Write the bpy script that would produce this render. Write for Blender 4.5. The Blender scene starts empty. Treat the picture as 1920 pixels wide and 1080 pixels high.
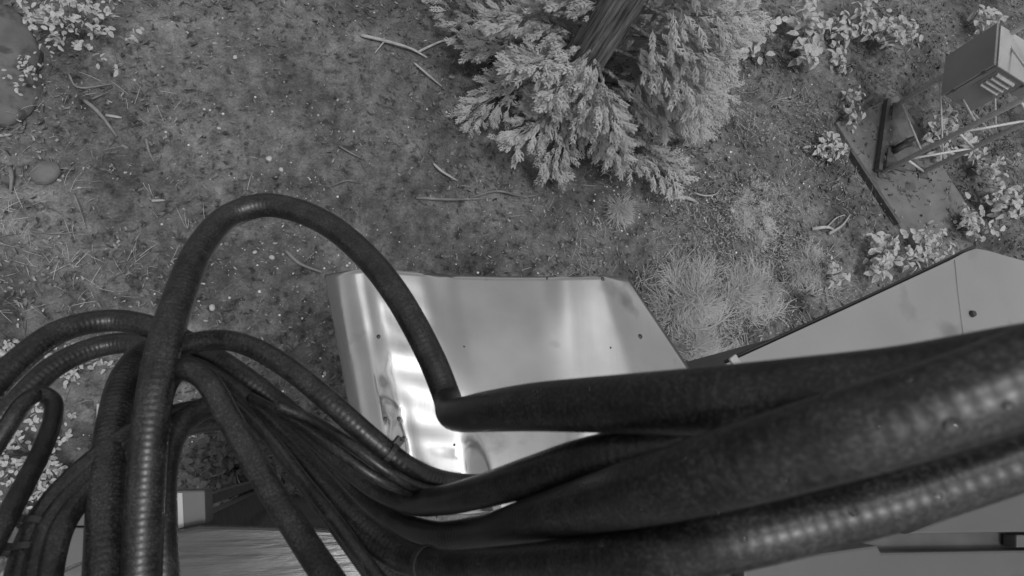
import bpy, bmesh, math, random
import numpy as np
from mathutils import Vector, Matrix
random.seed(7); RNG = np.random.default_rng(11)
SC = bpy.context.scene
COL = SC.collection

# ------------------------------------------------------------------ camera
F, NADIR, H = 1100.0, (620.0, 860.0), 4.5          # focal length in px of a 1920 wide frame, pixel straight below, height
_d = np.array([(NADIR[0]-960)/F, -(NADIR[1]-540)/F, -1.0]); _d /= np.linalg.norm(_d)
_u = -_d
_X = np.array([1.0, 0, 0]) - _u[0]*_u; _X /= np.linalg.norm(_X)
M3 = np.array([_X, np.cross(_u, _X), _u])           # camera axes -> world axes
CAM = np.array([0.0, 0.0, H])
cam_d = bpy.data.cameras.new('camera'); cam = bpy.data.objects.new('camera', cam_d); COL.objects.link(cam)
cam_d.sensor_width = 36.0; cam_d.lens = 36.0*F/1920.0
cam_d.clip_start = 0.01; cam_d.clip_end = 800.0
cam_d.dof.use_dof = True; cam_d.dof.focus_distance = 3.6; cam_d.dof.aperture_fstop = 15.0
cam.matrix_world = Matrix.Translation(Vector(CAM)) @ Matrix([list(r) for r in M3]).to_4x4()
SC.camera = cam

# ------------------------------------------------------------------ world, sun, exposure
SUN = Vector((0.12, -0.24, 1.0)).normalized()       # towards the sun
w = bpy.data.worlds.new('World'); SC.world = w; w.use_nodes = True
nt = w.node_tree; nt.nodes.clear()
sky = nt.nodes.new('ShaderNodeTexSky'); sky.sky_type = 'NISHITA'; sky.sun_disc = False
sky.sun_elevation = math.asin(SUN.z); sky.sun_rotation = math.atan2(SUN.x, SUN.y)
sky.air_density = 1.0; sky.dust_density = 3.0
bw = nt.nodes.new('ShaderNodeRGBToBW'); bg = nt.nodes.new('ShaderNodeBackground'); wo = nt.nodes.new('ShaderNodeOutputWorld')
bg.inputs['Strength'].default_value = 0.14
nt.links.new(sky.outputs[0], bw.inputs[0]); nt.links.new(bw.outputs[0], bg.inputs[0]); nt.links.new(bg.outputs[0], wo.inputs[0])
sun_d = bpy.data.lights.new('sun', 'SUN'); sun_d.energy = 0.9; sun_d.angle = math.radians(10); sun_d.color = (1, 1, 1)
sun = bpy.data.objects.new('sun', sun_d); COL.objects.link(sun)
sun.rotation_euler = SUN.to_track_quat('Z', 'Y').to_euler()
vs = SC.view_settings; vs.view_transform = 'Standard'; vs.look = 'None'; vs.gamma = 1.0; vs.use_curve_mapping = False
vs.exposure = 0.42

# ------------------------------------------------------------------ geometry of the view
def at_depth(x, y, dep):
    return CAM + dep*(M3 @ np.array([(x-960)/F, -(y-540)/F, -1.0]))
def at_z(x, y, z):
    r = M3 @ np.array([(x-960)/F, -(y-540)/F, -1.0]); return CAM + (z-H)/r[2]*r
def project(P):
    c = (np.asarray(P)-CAM) @ M3
    return 960+F*c[..., 0]/-c[..., 2], 540-F*c[..., 1]/-c[..., 2]

# ------------------------------------------------------------------ value noise and ground height
_tab = np.random.default_rng(3).random((256, 256))
def vnoise(x, y):
    x = np.asarray(x, float); y = np.asarray(y, float)
    xi = np.floor(x).astype(int); yi = np.floor(y).astype(int); fx = x-xi; fy = y-yi
    fx = fx*fx*(3-2*fx); fy = fy*fy*(3-2*fy)
    g = lambda a, b: _tab[a % 256, b % 256]
    return (g(xi, yi)*(1-fx)+g(xi+1, yi)*fx)*(1-fy)+(g(xi, yi+1)*(1-fx)+g(xi+1, yi+1)*fx)*fy
def ground_h(x, y):
    x = np.asarray(x, float); y = np.asarray(y, float)
    h = 0.10*(vnoise(x*0.8, y*0.8)-0.5)+0.05*(vnoise(x*2.3+9, y*2.3)-0.5)+0.03*(vnoise(x*6, y*6+5)-0.5)+0.018*(vnoise(x*17, y*17)-0.5)
    k = np.clip((np.hypot(x-5.9, y-3.45)-0.9)/0.7, 0, 1)
    return h*k - 0.012*(1-k)
def gp(px, py):
    p = at_z(px, py, 0.0)
    for _ in range(3): p = at_z(px, py, float(ground_h(p[0], p[1])))
    return p

# ------------------------------------------------------------------ materials (all neutral grey: the picture is monochrome)
MATS = {}
def mat(name, lo, hi, scale=8.0, rough=0.6, metallic=0.0, bump=0.0, bump_scale=None, detail=6.0, spec=0.5, dirt=None, rough_var=0.0, trans=0.0):
    m = bpy.data.materials.new(name); m.use_nodes = True; MATS[name] = m
    t = m.node_tree; b = t.nodes['Principled BSDF']
    tc = t.nodes.new('ShaderNodeTexCoord')
    nz = t.nodes.new('ShaderNodeTexNoise'); nz.inputs['Scale'].default_value = scale; nz.inputs['Detail'].default_value = detail
    t.links.new(tc.outputs['Object'], nz.inputs['Vector'])
    rp = t.nodes.new('ShaderNodeValToRGB')
    rp.color_ramp.elements[0].position = 0.3; rp.color_ramp.elements[1].position = 0.7
    rp.color_ramp.elements[0].color = (lo, lo, lo, 1); rp.color_ramp.elements[1].color = (hi, hi, hi, 1)
    t.links.new(nz.outputs['Fac'], rp.inputs[0])
    col = rp.outputs[0]
    if dirt:
        dv, ds, dth = dirt
        n2 = t.nodes.new('ShaderNodeTexNoise'); n2.inputs['Scale'].default_value = ds; n2.inputs['Detail'].default_value = 8
        t.links.new(tc.outputs['Object'], n2.inputs['Vector'])
        r2 = t.nodes.new('ShaderNodeValToRGB'); r2.color_ramp.elements[0].position = dth; r2.color_ramp.elements[1].position = dth+0.12
        t.links.new(n2.outputs['Fac'], r2.inputs[0])
        mx = t.nodes.new('ShaderNodeMixRGB'); mx.inputs['Color2'].default_value = (dv, dv, dv, 1)
        t.links.new(r2.outputs[0], mx.inputs['Fac']); t.links.new(col, mx.inputs['Color1']); col = mx.outputs[0]
    t.links.new(col, b.inputs['Base Color'])
    b.inputs['Roughness'].default_value = rough; b.inputs['Metallic'].default_value = metallic
    b.inputs['Specular IOR Level'].default_value = spec
    if rough_var:
        mr = t.nodes.new('ShaderNodeMapRange'); mr.inputs['To Min'].default_value = rough-rough_var; mr.inputs['To Max'].default_value = rough+rough_var
        t.links.new(nz.outputs['Fac'], mr.inputs['Value']); t.links.new(mr.outputs[0], b.inputs['Roughness'])
    if trans: b.inputs['Transmission Weight'].default_value = trans; b.inputs['IOR'].default_value = 1.33
    if bump:
        n3 = t.nodes.new('ShaderNodeTexNoise'); n3.inputs['Scale'].default_value = bump_scale or scale*4; n3.inputs['Detail'].default_value = 6
        t.links.new(tc.outputs['Object'], n3.inputs['Vector'])
        bp = t.nodes.new('ShaderNodeBump'); bp.inputs['Strength'].default_value = bump; bp.inputs['Distance'].default_value = 0.01
        t.links.new(n3.outputs['Fac'], bp.inputs['Height']); t.links.new(bp.outputs[0], b.inputs['Normal'])
    return m

def ground_material():
    m = bpy.data.materials.new('soil'); m.use_nodes = True; t = m.node_tree; b = t.nodes['Principled BSDF']
    tc = t.nodes.new('ShaderNodeTexCoord')
    def noise(s, d=8, r=0.6):
        n = t.nodes.new('ShaderNodeTexNoise'); n.inputs['Scale'].default_value = s; n.inputs['Detail'].default_value = d; n.inputs['Roughness'].default_value = r
        t.links.new(tc.outputs['Object'], n.inputs['Vector']); return n.outputs['Fac']
    def ramp(v, a, b_, c0, c1):
        r = t.nodes.new('ShaderNodeValToRGB'); r.color_ramp.elements[0].position = a; r.color_ramp.elements[1].position = b_
        r.color_ramp.elements[0].color = (c0, c0, c0, 1); r.color_ramp.elements[1].color = (c1, c1, c1, 1)
        t.links.new(v, r.inputs[0]); return r.outputs[0]
    def mul(a, c, mode='MULTIPLY', f=1.0):
        x = t.nodes.new('ShaderNodeMixRGB'); x.blend_type = mode; x.inputs['Fac'].default_value = f
        t.links.new(a, x.inputs['Color1']); t.links.new(c, x.inputs['Color2']); return x.outputs[0]
    base = ramp(noise(1.1, 5), 0.34, 0.66, 0.060, 0.185)            # damp and dry patches
    mid = ramp(noise(9, 8, 0.7), 0.3, 0.72, 0.45, 1.55)
    fine = ramp(noise(60, 6, 0.7), 0.3, 0.75, 0.6, 1.45)
    c = mul(mul(base, mid), fine)
    dk = ramp(noise(13, 5), 0.56, 0.66, 1.0, 0.40)                  # dark humus flecks
    c = mul(c, dk)
    t.links.new(c, b.inputs['Base Color']); b.inputs['Roughness'].default_value = 0.95; b.inputs['Specular IOR Level'].default_value = 0.2
    bp = t.nodes.new('ShaderNodeBump'); bp.inputs['Strength'].default_value = 0.9; bp.inputs['Distance'].default_value = 0.02
    t.links.new(noise(38, 8, 0.75), bp.inputs['Height']); t.links.new(bp.outputs[0], b.inputs['Normal'])
    MATS['soil'] = m
ground_material()
mat('dead_leaf', 0.025, 0.16, 16, 0.85, detail=1)
mat('shade_foliage', 0.02, 0.06, 6, 0.8)  # leaf colour darkened to stand in for shade
mat('shade_soil_leaf', 0.012, 0.05, 16, 0.9, detail=1)  # near-black: shade put into leaf colour, also used for dark soil
mat('pale_leaf_bit', 0.12, 0.34, 16, 0.6, detail=1)
mat('pebble', 0.12, 0.72, 14.0, 0.5, detail=1)
mat('stone', 0.09, 0.16, 9.0, 0.8, bump=0.5)
mat('boulder_rock', 0.07, 0.12, 6, 0.95, bump=0.5, dirt=(.05, 9, .55))
mat('pale_stone', 0.28, 0.45, 9.0, 0.7, bump=0.4)
mat('twig', 0.08, 0.20, 12, 0.8, bump=0.4)
mat('pale_stick', 0.22, 0.36, 20, 0.75, bump=0.4)
mat('grass', 0.32, 0.56, 2.5, 0.75, spec=.2)
mat('moss', 0.42, 0.55, 6, 0.9, spec=.1)
bk = mat('bark', 0.05, 0.34, 14, 0.9, bump=1.0, bump_scale=14)
for n_ in [x for x in bk.node_tree.nodes if x.type == 'TEX_NOISE']:
    mp0 = bk.node_tree.nodes.new('ShaderNodeMapping'); mp0.inputs['Scale'].default_value = (4, 4, .22)
    bk.node_tree.links.new(bk.node_tree.nodes['Texture Coordinate'].outputs['Object'], mp0.inputs[0]); bk.node_tree.links.new(mp0.outputs[0], n_.inputs['Vector'])
for n_ in [x for x in bk.node_tree.nodes if x.type == 'BUMP']: n_.inputs['Distance'].default_value = .04
mat('conifer', 0.40, 0.58, 2.2, 0.75, spec=.2)
mat('cover_leaf', 0.14, 0.52, 14, 0.7, detail=2, spec=.25)
mat('broadleaf', 0.36, 0.58, 5, 0.6, spec=.3)
mat('stem', 0.09, 0.16, 14, 0.8)
mat('concrete', 0.10, 0.15, 5, 0.9, bump=0.3, bump_scale=60, dirt=(0.05, 2.5, 0.55))
mat('galvanised', 0.38, 0.50, 30, 0.5, metallic=0.0, rough_var=0.08)
mat('dark_steel', 0.05, 0.09, 20, 0.55, metallic=0.2)
mat('cabinet_paint', 0.17, 0.21, 3, 0.45, bump=0.04, bump_scale=200)
mat('cabinet_lid', 0.36, 0.42, 3, 0.4)
mat('roof_paint', 0.17, 0.205, 2.6, 0.5, bump=0.03, bump_scale=150, dirt=(0.12, 4, 0.58))
gs_ = mat('grey_sheet', 0.030, 0.050, 6.0, 0.22, bump=0.35, bump_scale=4, rough_var=0.08, spec=0.3)
gm_ = gs_.node_tree.nodes.new('ShaderNodeMapping'); gm_.inputs['Scale'].default_value = (1.2, 9, 1)
gs_.node_tree.links.new(gs_.node_tree.nodes['Texture Coordinate'].outputs['Object'], gm_.inputs[0])
for l_ in list(gs_.node_tree.nodes['Bump'].inputs['Height'].links): gs_.node_tree.links.new(gm_.outputs[0], l_.from_node.inputs['Vector'])
mat('box_paint', 0.060, 0.082, 5.0, 0.55, dirt=(0.045, 9, 0.56))
mat('drip_paint', 0.30, 0.36, 8, 0.6)
mat('rubber', 0.02, 0.03, 20, 0.6)
mat('screw', 0.03, 0.05, 30, 0.5, metallic=0.4)
mat('tie', 0.015, 0.02, 20, 0.5)
mat('pale_wire', 0.16, 0.20, 20, 0.5)
mat('pale_bracket', 0.26, 0.34, 10, 0.5, dirt=(0.15, 14, 0.55))
mat('water', 0.9, 0.9, 5, 0.02, trans=1.0)

def leafy(name, f):
    t = MATS[name].node_tree; b = t.nodes['Principled BSDF']; tr = t.nodes.new('ShaderNodeBsdfTranslucent'); mx = t.nodes.new('ShaderNodeMixShader'); mx.inputs[0].default_value = f
    t.links.new(b.inputs['Base Color'].links[0].from_socket, tr.inputs['Color'])
    t.links.new(b.outputs[0], mx.inputs[1]); t.links.new(tr.outputs[0], mx.inputs[2]); t.links.new(mx.outputs[0], t.nodes['Material Output'].inputs['Surface'])
for n_ in ('conifer', 'broadleaf', 'grass', 'moss', 'cover_leaf'): leafy(n_, .35)
def sheet_material():
    m = mat('bright_sheet', 0.40, 0.47, 7, 0.20, metallic=0.9, dirt=(0.25, 5, 0.60))
    t = m.node_tree; b = t.nodes['Principled BSDF']
    tc = t.nodes.new('ShaderNodeTexCoord'); mp = t.nodes.new('ShaderNodeMapping'); mp.inputs['Scale'].default_value = (60, 3, 1)
    n = t.nodes.new('ShaderNodeTexNoise'); n.inputs['Scale'].default_value = 1.0; n.inputs['Detail'].default_value = 5
    t.links.new(tc.outputs['Object'], mp.inputs[0]); t.links.new(mp.outputs[0], n.inputs['Vector'])
    bp = t.nodes.new('ShaderNodeBump'); bp.inputs['Strength'].default_value = 0.05; bp.inputs['Distance'].default_value = 0.004
    t.links.new(n.outputs['Fac'], bp.inputs['Height']); t.links.new(bp.outputs[0], b.inputs['Normal'])
    n2 = t.nodes.new('ShaderNodeTexNoise'); n2.inputs['Scale'].default_value = 6; n2.inputs['Detail'].default_value = 7
    t.links.new(tc.outputs['Object'], n2.inputs['Vector'])
    mr = t.nodes.new('ShaderNodeMapRange'); mr.inputs['From Min'].default_value = 0.35; mr.inputs['From Max'].default_value = 0.7
    mr.inputs['To Min'].default_value = 0.09; mr.inputs['To Max'].default_value = 0.22
    t.links.new(n2.outputs['Fac'], mr.inputs['Value']); t.links.new(mr.outputs[0], b.inputs['Roughness'])
sheet_material()

def cable_material():
    m = bpy.data.materials.new('cable_jacket'); m.use_nodes = True; t = m.node_tree; b = t.nodes['Principled BSDF']
    uv = t.nodes.new('ShaderNodeUVMap'); sep = t.nodes.new('ShaderNodeSeparateXYZ'); t.links.new(uv.outputs[0], sep.inputs[0])
    k = t.nodes.new('ShaderNodeMath'); k.operation = 'MULTIPLY'; k.inputs[1].default_value = 2*math.pi/0.0050
    t.links.new(sep.outputs['Y'], k.inputs[0])
    s = t.nodes.new('ShaderNodeMath'); s.operation = 'SINE'; t.links.new(k.outputs[0], s.inputs[0])
    at = t.nodes.new('ShaderNodeAttribute'); at.attribute_name = 'rib'
    mu = t.nodes.new('ShaderNodeMath'); mu.operation = 'MULTIPLY'; t.links.new(s.outputs[0], mu.inputs[0]); t.links.new(at.outputs['Fac'], mu.inputs[1])
    tc = t.nodes.new('ShaderNodeTexCoord')
    nz = t.nodes.new('ShaderNodeTexNoise'); nz.inputs['Scale'].default_value = 260; nz.inputs['Detail'].default_value = 8
    t.links.new(tc.outputs['Object'], nz.inputs['Vector'])
    ad = t.nodes.new('ShaderNodeMath'); ad.operation = 'MULTIPLY_ADD'; ad.inputs[1].default_value = 0.9
    t.links.new(nz.outputs['Fac'], ad.inputs[0]); t.links.new(mu.outputs[0], ad.inputs[2])
    bp = t.nodes.new('ShaderNodeBump'); bp.inputs['Strength'].default_value = 0.22; bp.inputs['Distance'].default_value = 0.0004
    t.links.new(ad.outputs[0], bp.inputs['Height']); t.links.new(bp.outputs[0], b.inputs['Normal']); t.links.new(bp.outputs[0], b.inputs['Coat Normal'])
    n2 = t.nodes.new('ShaderNodeTexNoise'); n2.inputs['Scale'].default_value = 45; n2.inputs['Detail'].default_value = 8; n2.inputs['Roughness'].default_value = 0.65
    t.links.new(tc.outputs['Object'], n2.inputs['Vector'])
    r = t.nodes.new('ShaderNodeValToRGB'); r.color_ramp.elements[0].position = 0.40; r.color_ramp.elements[1].position = 0.66
    r.color_ramp.elements[0].color = (0.009,)*3+(1,); r.color_ramp.elements[1].color = (0.024,)*3+(1,)
    t.links.new(n2.outputs['Fac'], r.inputs[0])
    n4 = t.nodes.new('ShaderNodeTexNoise'); n4.inputs['Scale'].default_value = 700; n4.inputs['Detail'].default_value = 4
    t.links.new(tc.outputs['Object'], n4.inputs['Vector'])
    r4 = t.nodes.new('ShaderNodeValToRGB'); r4.color_ramp.elements[0].position = .45; r4.color_ramp.elements[1].position = .72
    r4.color_ramp.elements[0].color = (.55, .55, .55, 1); r4.color_ramp.elements[1].color = (2.6, 2.6, 2.6, 1); t.links.new(n4.outputs['Fac'], r4.inputs[0])
    mm = t.nodes.new('ShaderNodeMixRGB'); mm.blend_type = 'MULTIPLY'; mm.inputs['Fac'].default_value = 1
    t.links.new(r.outputs[0], mm.inputs['Color1']); t.links.new(r4.outputs[0], mm.inputs['Color2']); t.links.new(mm.outputs[0], b.inputs['Base Color'])
    mr = t.nodes.new('ShaderNodeMapRange'); mr.inputs['To Min'].default_value = 0.28; mr.inputs['To Max'].default_value = 0.50
    t.links.new(n2.outputs['Fac'], mr.inputs['Value']); t.links.new(mr.outputs[0], b.inputs['Roughness'])
    b.inputs['Specular IOR Level'].default_value = 0.42
    b.inputs['Coat Weight'].default_value = 0.06; b.inputs['Coat Roughness'].default_value = 0.2
    MATS['cable_jacket'] = m
cable_material()

# ------------------------------------------------------------------ mesh helpers
def link(name, me, material=None, parent=None, smooth=False):
    o = bpy.data.objects.new(name, me); COL.objects.link(o)
    if material and not me.materials: me.materials.append(MATS[material])
    if parent: o.parent = parent
    if smooth: me.polygons.foreach_set('use_smooth', [True]*len(me.polygons))
    return o
def mesh(name, verts, faces, material, parent=None, smooth=False):
    me = bpy.data.meshes.new(name); me.from_pydata([tuple(map(float, v)) for v in verts], [], faces); me.update()
    return link(name, me, material, parent, smooth)
def tag(o, label, cat, group=None):
    o['label'] = label; o['category'] = cat
    if group: o['group'] = group
    return o
def struct(o): o['kind'] = 'structure'; return o
def stuff(o, label, cat): o['kind'] = 'stuff'; o['label'] = label; o['category'] = cat; return o
def empty(name, loc):
    o = bpy.data.objects.new(name, None); COL.objects.link(o); o.location = Vector([float(v) for v in loc]); o.empty_display_size = 0.1; return o
def loc_of(parent): return np.array(parent.location) if parent else np.zeros(3)

def bevel_mesh(name, verts, faces, material, parent=None, bev=0.006, seg=2):
    bm = bmesh.new(); vs_ = [bm.verts.new([float(c) for c in v]) for v in verts]
    for f in faces: bm.faces.new([vs_[i] for i in f])
    bmesh.ops.recalc_face_normals(bm, faces=bm.faces)
    if bev: bmesh.ops.bevel(bm, geom=list(bm.edges), offset=bev, segments=seg, affect='EDGES', profile=0.6, clamp_overlap=True)
    me = bpy.data.meshes.new(name); bm.to_mesh(me); bm.free()
    return link(name, me, material, parent, False)
def prism(name, poly, top_z, bot_z, material, parent=None, bev=0.006):
    """closed prism from a world xy outline; top_z may be a list of heights"""
    n = len(poly); tz = top_z if hasattr(top_z, '__len__') else [top_z]*n; bz = bot_z if hasattr(bot_z, '__len__') else [bot_z]*n
    o = loc_of(parent)
    V = [(p[0]-o[0], p[1]-o[1], tz[i]-o[2]) for i, p in enumerate(poly)]+[(p[0]-o[0], p[1]-o[1], bz[i]-o[2]) for i, p in enumerate(poly)]
    Fc = [list(range(n)), list(range(2*n-1, n-1, -1))]+[[i, i+n, (i+1) % n+n, (i+1) % n] for i in range(n)]
    return bevel_mesh(name, V, Fc, material, parent, bev)
def box8(name, P, material, parent=None, bev=0.004):
    """P: 4 lower corners then 4 upper corners, world"""
    o = loc_of(parent); V = [np.array(p)-o for p in P]
    return bevel_mesh(name, V, [[3, 2, 1, 0], [4, 5, 6, 7], [0, 1, 5, 4], [1, 2, 6, 5], [2, 3, 7, 6], [3, 0, 4, 7]], material, parent, bev)

def catmull(P, step):
    P = np.asarray(P, float); P = np.vstack([2*P[0]-P[1], P, 2*P[-1]-P[-2]]); out = []
    for i in range(1, len(P)-2):
        p0, p1, p2, p3 = P[i-1:i+3]
        n = max(3, int(np.linalg.norm(p2[:3]-p1[:3])/step))
        t0 = 0; a = 0.5
        t1 = t0+max(np.linalg.norm(p1-p0), 1e-6)**a; t2 = t1+max(np.linalg.norm(p2-p1), 1e-6)**a; t3 = t2+max(np.linalg.norm(p3-p2), 1e-6)**a
        for t in np.linspace(t1, t2, n, endpoint=False):
            A1 = (t1-t)/(t1-t0)*p0+(t-t0)/(t1-t0)*p1; A2 = (t2-t)/(t2-t1)*p1+(t-t1)/(t2-t1)*p2; A3 = (t3-t)/(t3-t2)*p2+(t-t2)/(t3-t2)*p3
            B1 = (t2-t)/(t2-t0)*A1+(t-t0)/(t2-t0)*A2; B2 = (t3-t)/(t3-t1)*A2+(t-t1)/(t3-t1)*A3
            out.append((t2-t)/(t2-t1)*B1+(t-t1)/(t2-t1)*B2)
    out.append(P[-2]); return np.array(out)
def tube_arrays(path, rad, seg):
    path = np.asarray(path); n = len(path); rad = np.broadcast_to(np.asarray(rad, float), (n,))
    T = np.gradient(path, axis=0); T /= np.linalg.norm(T, axis=1)[:, None]+1e-12
    ref = np.array([0, 0, 1.0]) if abs(T[0][2]) < 0.9 else np.array([1.0, 0, 0])
    nrm = np.cross(T[0], ref); nrm /= np.linalg.norm(nrm); V = []
    for i in range(n):
        nrm = nrm-T[i]*np.dot(nrm, T[i]); nrm /= np.linalg.norm(nrm); b = np.cross(T[i], nrm)
        a = np.linspace(0, 2*math.pi, seg, endpoint=False)
        V.append(path[i]+rad[i]*(np.cos(a)[:, None]*nrm+np.sin(a)[:, None]*b))
    V = np.vstack(V); Fc = []
    for i in range(n-1):
        for j in range(seg):
            k = (j+1) % seg; Fc.append((i*seg+j, i*seg+k, (i+1)*seg+k, (i+1)*seg+j))
    Fc.append(tuple(range(seg-1, -1, -1))); Fc.append(tuple((n-1)*seg+j for j in range(seg)))
    return V, Fc
def tube(name, path, rad, material, parent=None, seg=8, step=None):
    path = np.asarray(path, float)
    if step: path = catmull(path, step)
    if hasattr(rad, '__len__') and len(rad) != len(path): rad = np.interp(np.linspace(0, 1, len(path)), np.linspace(0, 1, len(rad)), rad)
    V, Fc = tube_arrays(path-loc_of(parent), rad, seg)
    return mesh(name, V, Fc, material, parent, True)

# ================================================================== GROUND
def axis(lo, hi, s, far):
    a = list(np.arange(lo, hi+s/2, s)); x, d = hi, s
    while x < far: d *= 1.35; x += d; a.append(x)
    x, d = lo, s
    while x > -far: d *= 1.35; x -= d; a.insert(0, x)
    return np.array(a)
ax, ay = axis(-3.2, 9.5, 0.035, 250), axis(-1.6, 7.5, 0.035, 250)
GX, GY = np.meshgrid(ax, ay); nx, ny = len(ax), len(ay)
V = np.stack([GX.ravel(), GY.ravel(), ground_h(GX, GY).ravel()], 1)
ii = np.arange(nx*ny).reshape(ny, nx)
Q = np.stack([ii[:-1, :-1], ii[:-1, 1:], ii[1:, 1:], ii[1:, :-1]], -1).reshape(-1, 4)
me = bpy.data.meshes.new('ground'); me.vertices.add(len(V)); me.vertices.foreach_set('co', V.ravel())
me.loops.add(Q.size); me.loops.foreach_set('vertex_index', Q.ravel().astype(np.int32))
me.polygons.add(len(Q)); me.polygons.foreach_set('loop_start', np.arange(0, Q.size, 4, dtype=np.int32)); me.update(calc_edges=True)
struct(link('ground', me, 'soil', None, True))

# tower footing
padc = [at_z(*p, 0.02) for p in ((1572, 236), (1690, 428))]
P0, P1 = padc; e = P1-P0; L = np.linalg.norm(e[:2]); e = e/L; nrm = np.array([-e[1], e[0], 0])
if nrm[0] < 0: nrm = -nrm
pp = [P0-0.05*e, P0+e*1.62, P0+e*1.62+nrm*1.15, P0-0.05*e+nrm*1.15]
struct(prism('concrete_pad', pp, 0.02, -0.3, 'concrete', None, 0.02))

def edge_shade(p, q, label):  # added dark strip that draws the shade along a pad edge
    d = (q-p)/np.linalg.norm(q-p); sd = np.array([-d[1], d[0], 0])*.022; root = empty('edge_shade_strip', p)
    P = [p-sd-[0, 0, .2], q-sd-[0, 0, .2], q+sd-[0, 0, .2], p+sd-[0, 0, .2], p-sd, q-sd, q+sd, p+sd]
    box8('shade_strip', [np.array(k)+[0, 0, .028] for k in P], 'dark_steel', root, .006); tag(root, label, 'edge_shade')
# ================================================================== SCATTERED STUFF
def scatter(n):
    """points uniform over the visible ground"""
    x = RNG.uniform(-3.2, 9.4, n); y = RNG.uniform(-1.5, 7.4, n)
    P = np.stack([x, y, ground_h(x, y)], 1); u, v = project(P)
    w_ = P-P0; s1 = w_[:, 0]*e[0]+w_[:, 1]*e[1]; s2 = w_[:, 0]*nrm[0]+w_[:, 1]*nrm[1]
    inp = (s1 > -.05) & (s1 < 1.62) & (s2 > 0) & (s2 < 1.15); P[inp, 2] = np.maximum(P[inp, 2], .022)
    k = (u > -80) & (u < 2000) & (v > -120) & (v < 1180) & (RNG.random(n) > .6*inp)
    return P[k], u[k], v[k]
def blob(u, v, cx, cy, rx, ry): return np.exp(-(((u-cx)/rx)**2+((v-cy)/ry)**2))
def join_pieces(name, base_v, base_f, pos, yaw, pitch, roll, scale, material, label, cat):
    base_v = np.asarray(base_v); n = len(pos); m = len(base_v)
    cy, sy = np.cos(yaw), np.sin(yaw); cp, sp = np.cos(pitch), np.sin(pitch); cr, sr = np.cos(roll), np.sin(roll)
    s = scale if scale.ndim == 2 else np.stack([scale]*3, 1)
    B = base_v[None]*s[:, None, :]
    y1 = B[..., 1]*cr[:, None]-B[..., 2]*sr[:, None]; z1 = B[..., 1]*sr[:, None]+B[..., 2]*cr[:, None]; x1 = B[..., 0]
    x2 = x1*cp[:, None]+z1*sp[:, None]; z2 = -x1*sp[:, None]+z1*cp[:, None]
    x3 = x2*cy[:, None]-y1*sy[:, None]; y3 = x2*sy[:, None]+y1*cy[:, None]
    V = np.stack([x3, y3, z2], -1)+pos[:, None, :]
    idx, st = [], []; 
    flat = np.concatenate([np.asarray(f) for f in base_f]); lens = np.array([len(f) for f in base_f])
    allidx = (flat[None]+np.arange(n)[:, None]*m).ravel().astype(np.int32)
    lens = np.tile(lens, n); starts = np.concatenate([[0], np.cumsum(lens)[:-1]]).astype(np.int32)
    me = bpy.data.meshes.new(name); me.vertices.add(n*m); me.vertices.foreach_set('co', V.ravel())
    me.loops.add(len(allidx)); me.loops.foreach_set('vertex_index', allidx); me.polygons.add(len(lens)); me.polygons.foreach_set('loop_start', starts)
    me.update(calc_edges=True); me.validate()
    return stuff(link(name, me, material), label, cat)
LEAF_V = [(-.5, .05, .10), (-.16, .30, .02), (.12, .12, .10), (.5, .10, .2), (.30, -.20, .02), (-.22, -.14, .10), (0, 0, -.04)]
LEAF_F = [(0, 6, 1), (1, 6, 2), (2, 6, 3), (3, 6, 4), (4, 6, 5), (5, 6, 0)]
def rock(seed, seg=2):
    bm = bmesh.new(); bmesh.ops.create_icosphere(bm, subdivisions=seg, radius=0.5); r = random.Random(seed)
    for v in bm.verts:
        n = 1+0.35*(float(vnoise(v.co.x*3+seed, v.co.y*3+v.co.z*2))-0.5)+r.uniform(-.05, .05)
        v.co *= n; v.co.z *= 0.6
    V = [tuple(v.co) for v in bm.verts]; Fc = [tuple(x.index for x in f.verts) for f in bm.faces]; bm.free(); return V, Fc
U_ = RNG.uniform
def litter(name, n, dens, size, material, label, cat, lift=0.012, tilt=0.7):
    P, u, v = scatter(n); k = U_(0, 1, len(P)) < dens(u, v, P); P = P[k]; n = len(P)
    P[:, 2] += lift
    join_pieces(name, LEAF_V, LEAF_F, P, U_(0, 6.28, n), U_(-tilt, tilt, n), U_(-tilt, tilt, n), np.stack([U_(*size, n), U_(*size, n)*U_(.5, 1.1, n), U_(*size, n)], 1), material, label, cat)
patch = lambda P, s, o: vnoise(P[:, 0]*s+o, P[:, 1]*s+o*2)
def gmask(u, v, P):
    g = blob(u, v, 1330, 600, 170, 110)+.8*blob(u, v, 1450, 440, 150, 130)+.6*blob(u, v, 1250, 470, 140, 110)+.5*blob(u, v, 1440, 240, 110, 110)+.35*blob(u, v, 1180, 380, 160, 80)+.3*blob(u, v, 120, 300, 160, 160)+.25*blob(u, v, 100, 520, 200, 140)
    return g*np.clip(patch(P, 3.0, 51)*2.2-.55, .05, 1)
litter('leaf_litter', 34000, lambda u, v, P: np.clip(patch(P, 1.6, 3)*1.5-.25, .05, 1), (.03, .08), 'dead_leaf', 'dull dead leaves strewn over the bare soil', 'leaf litter')
litter('pale_leaf_scraps', 16000, lambda u, v, P: np.clip(patch(P, 2.2, 17)*1.4-.45, .02, 1), (.015, .04), 'pale_leaf_bit', 'small pale leaf scraps dotted across the ground', 'leaf litter')
litter('ground_cover', 170000, lambda u, v, P: gmask(u, v, P)*.6, (.016, .05), 'cover_leaf', 'low pale leafy ground cover between the conifer and the big cabinet roof', 'ground cover', .025, .8)
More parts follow.
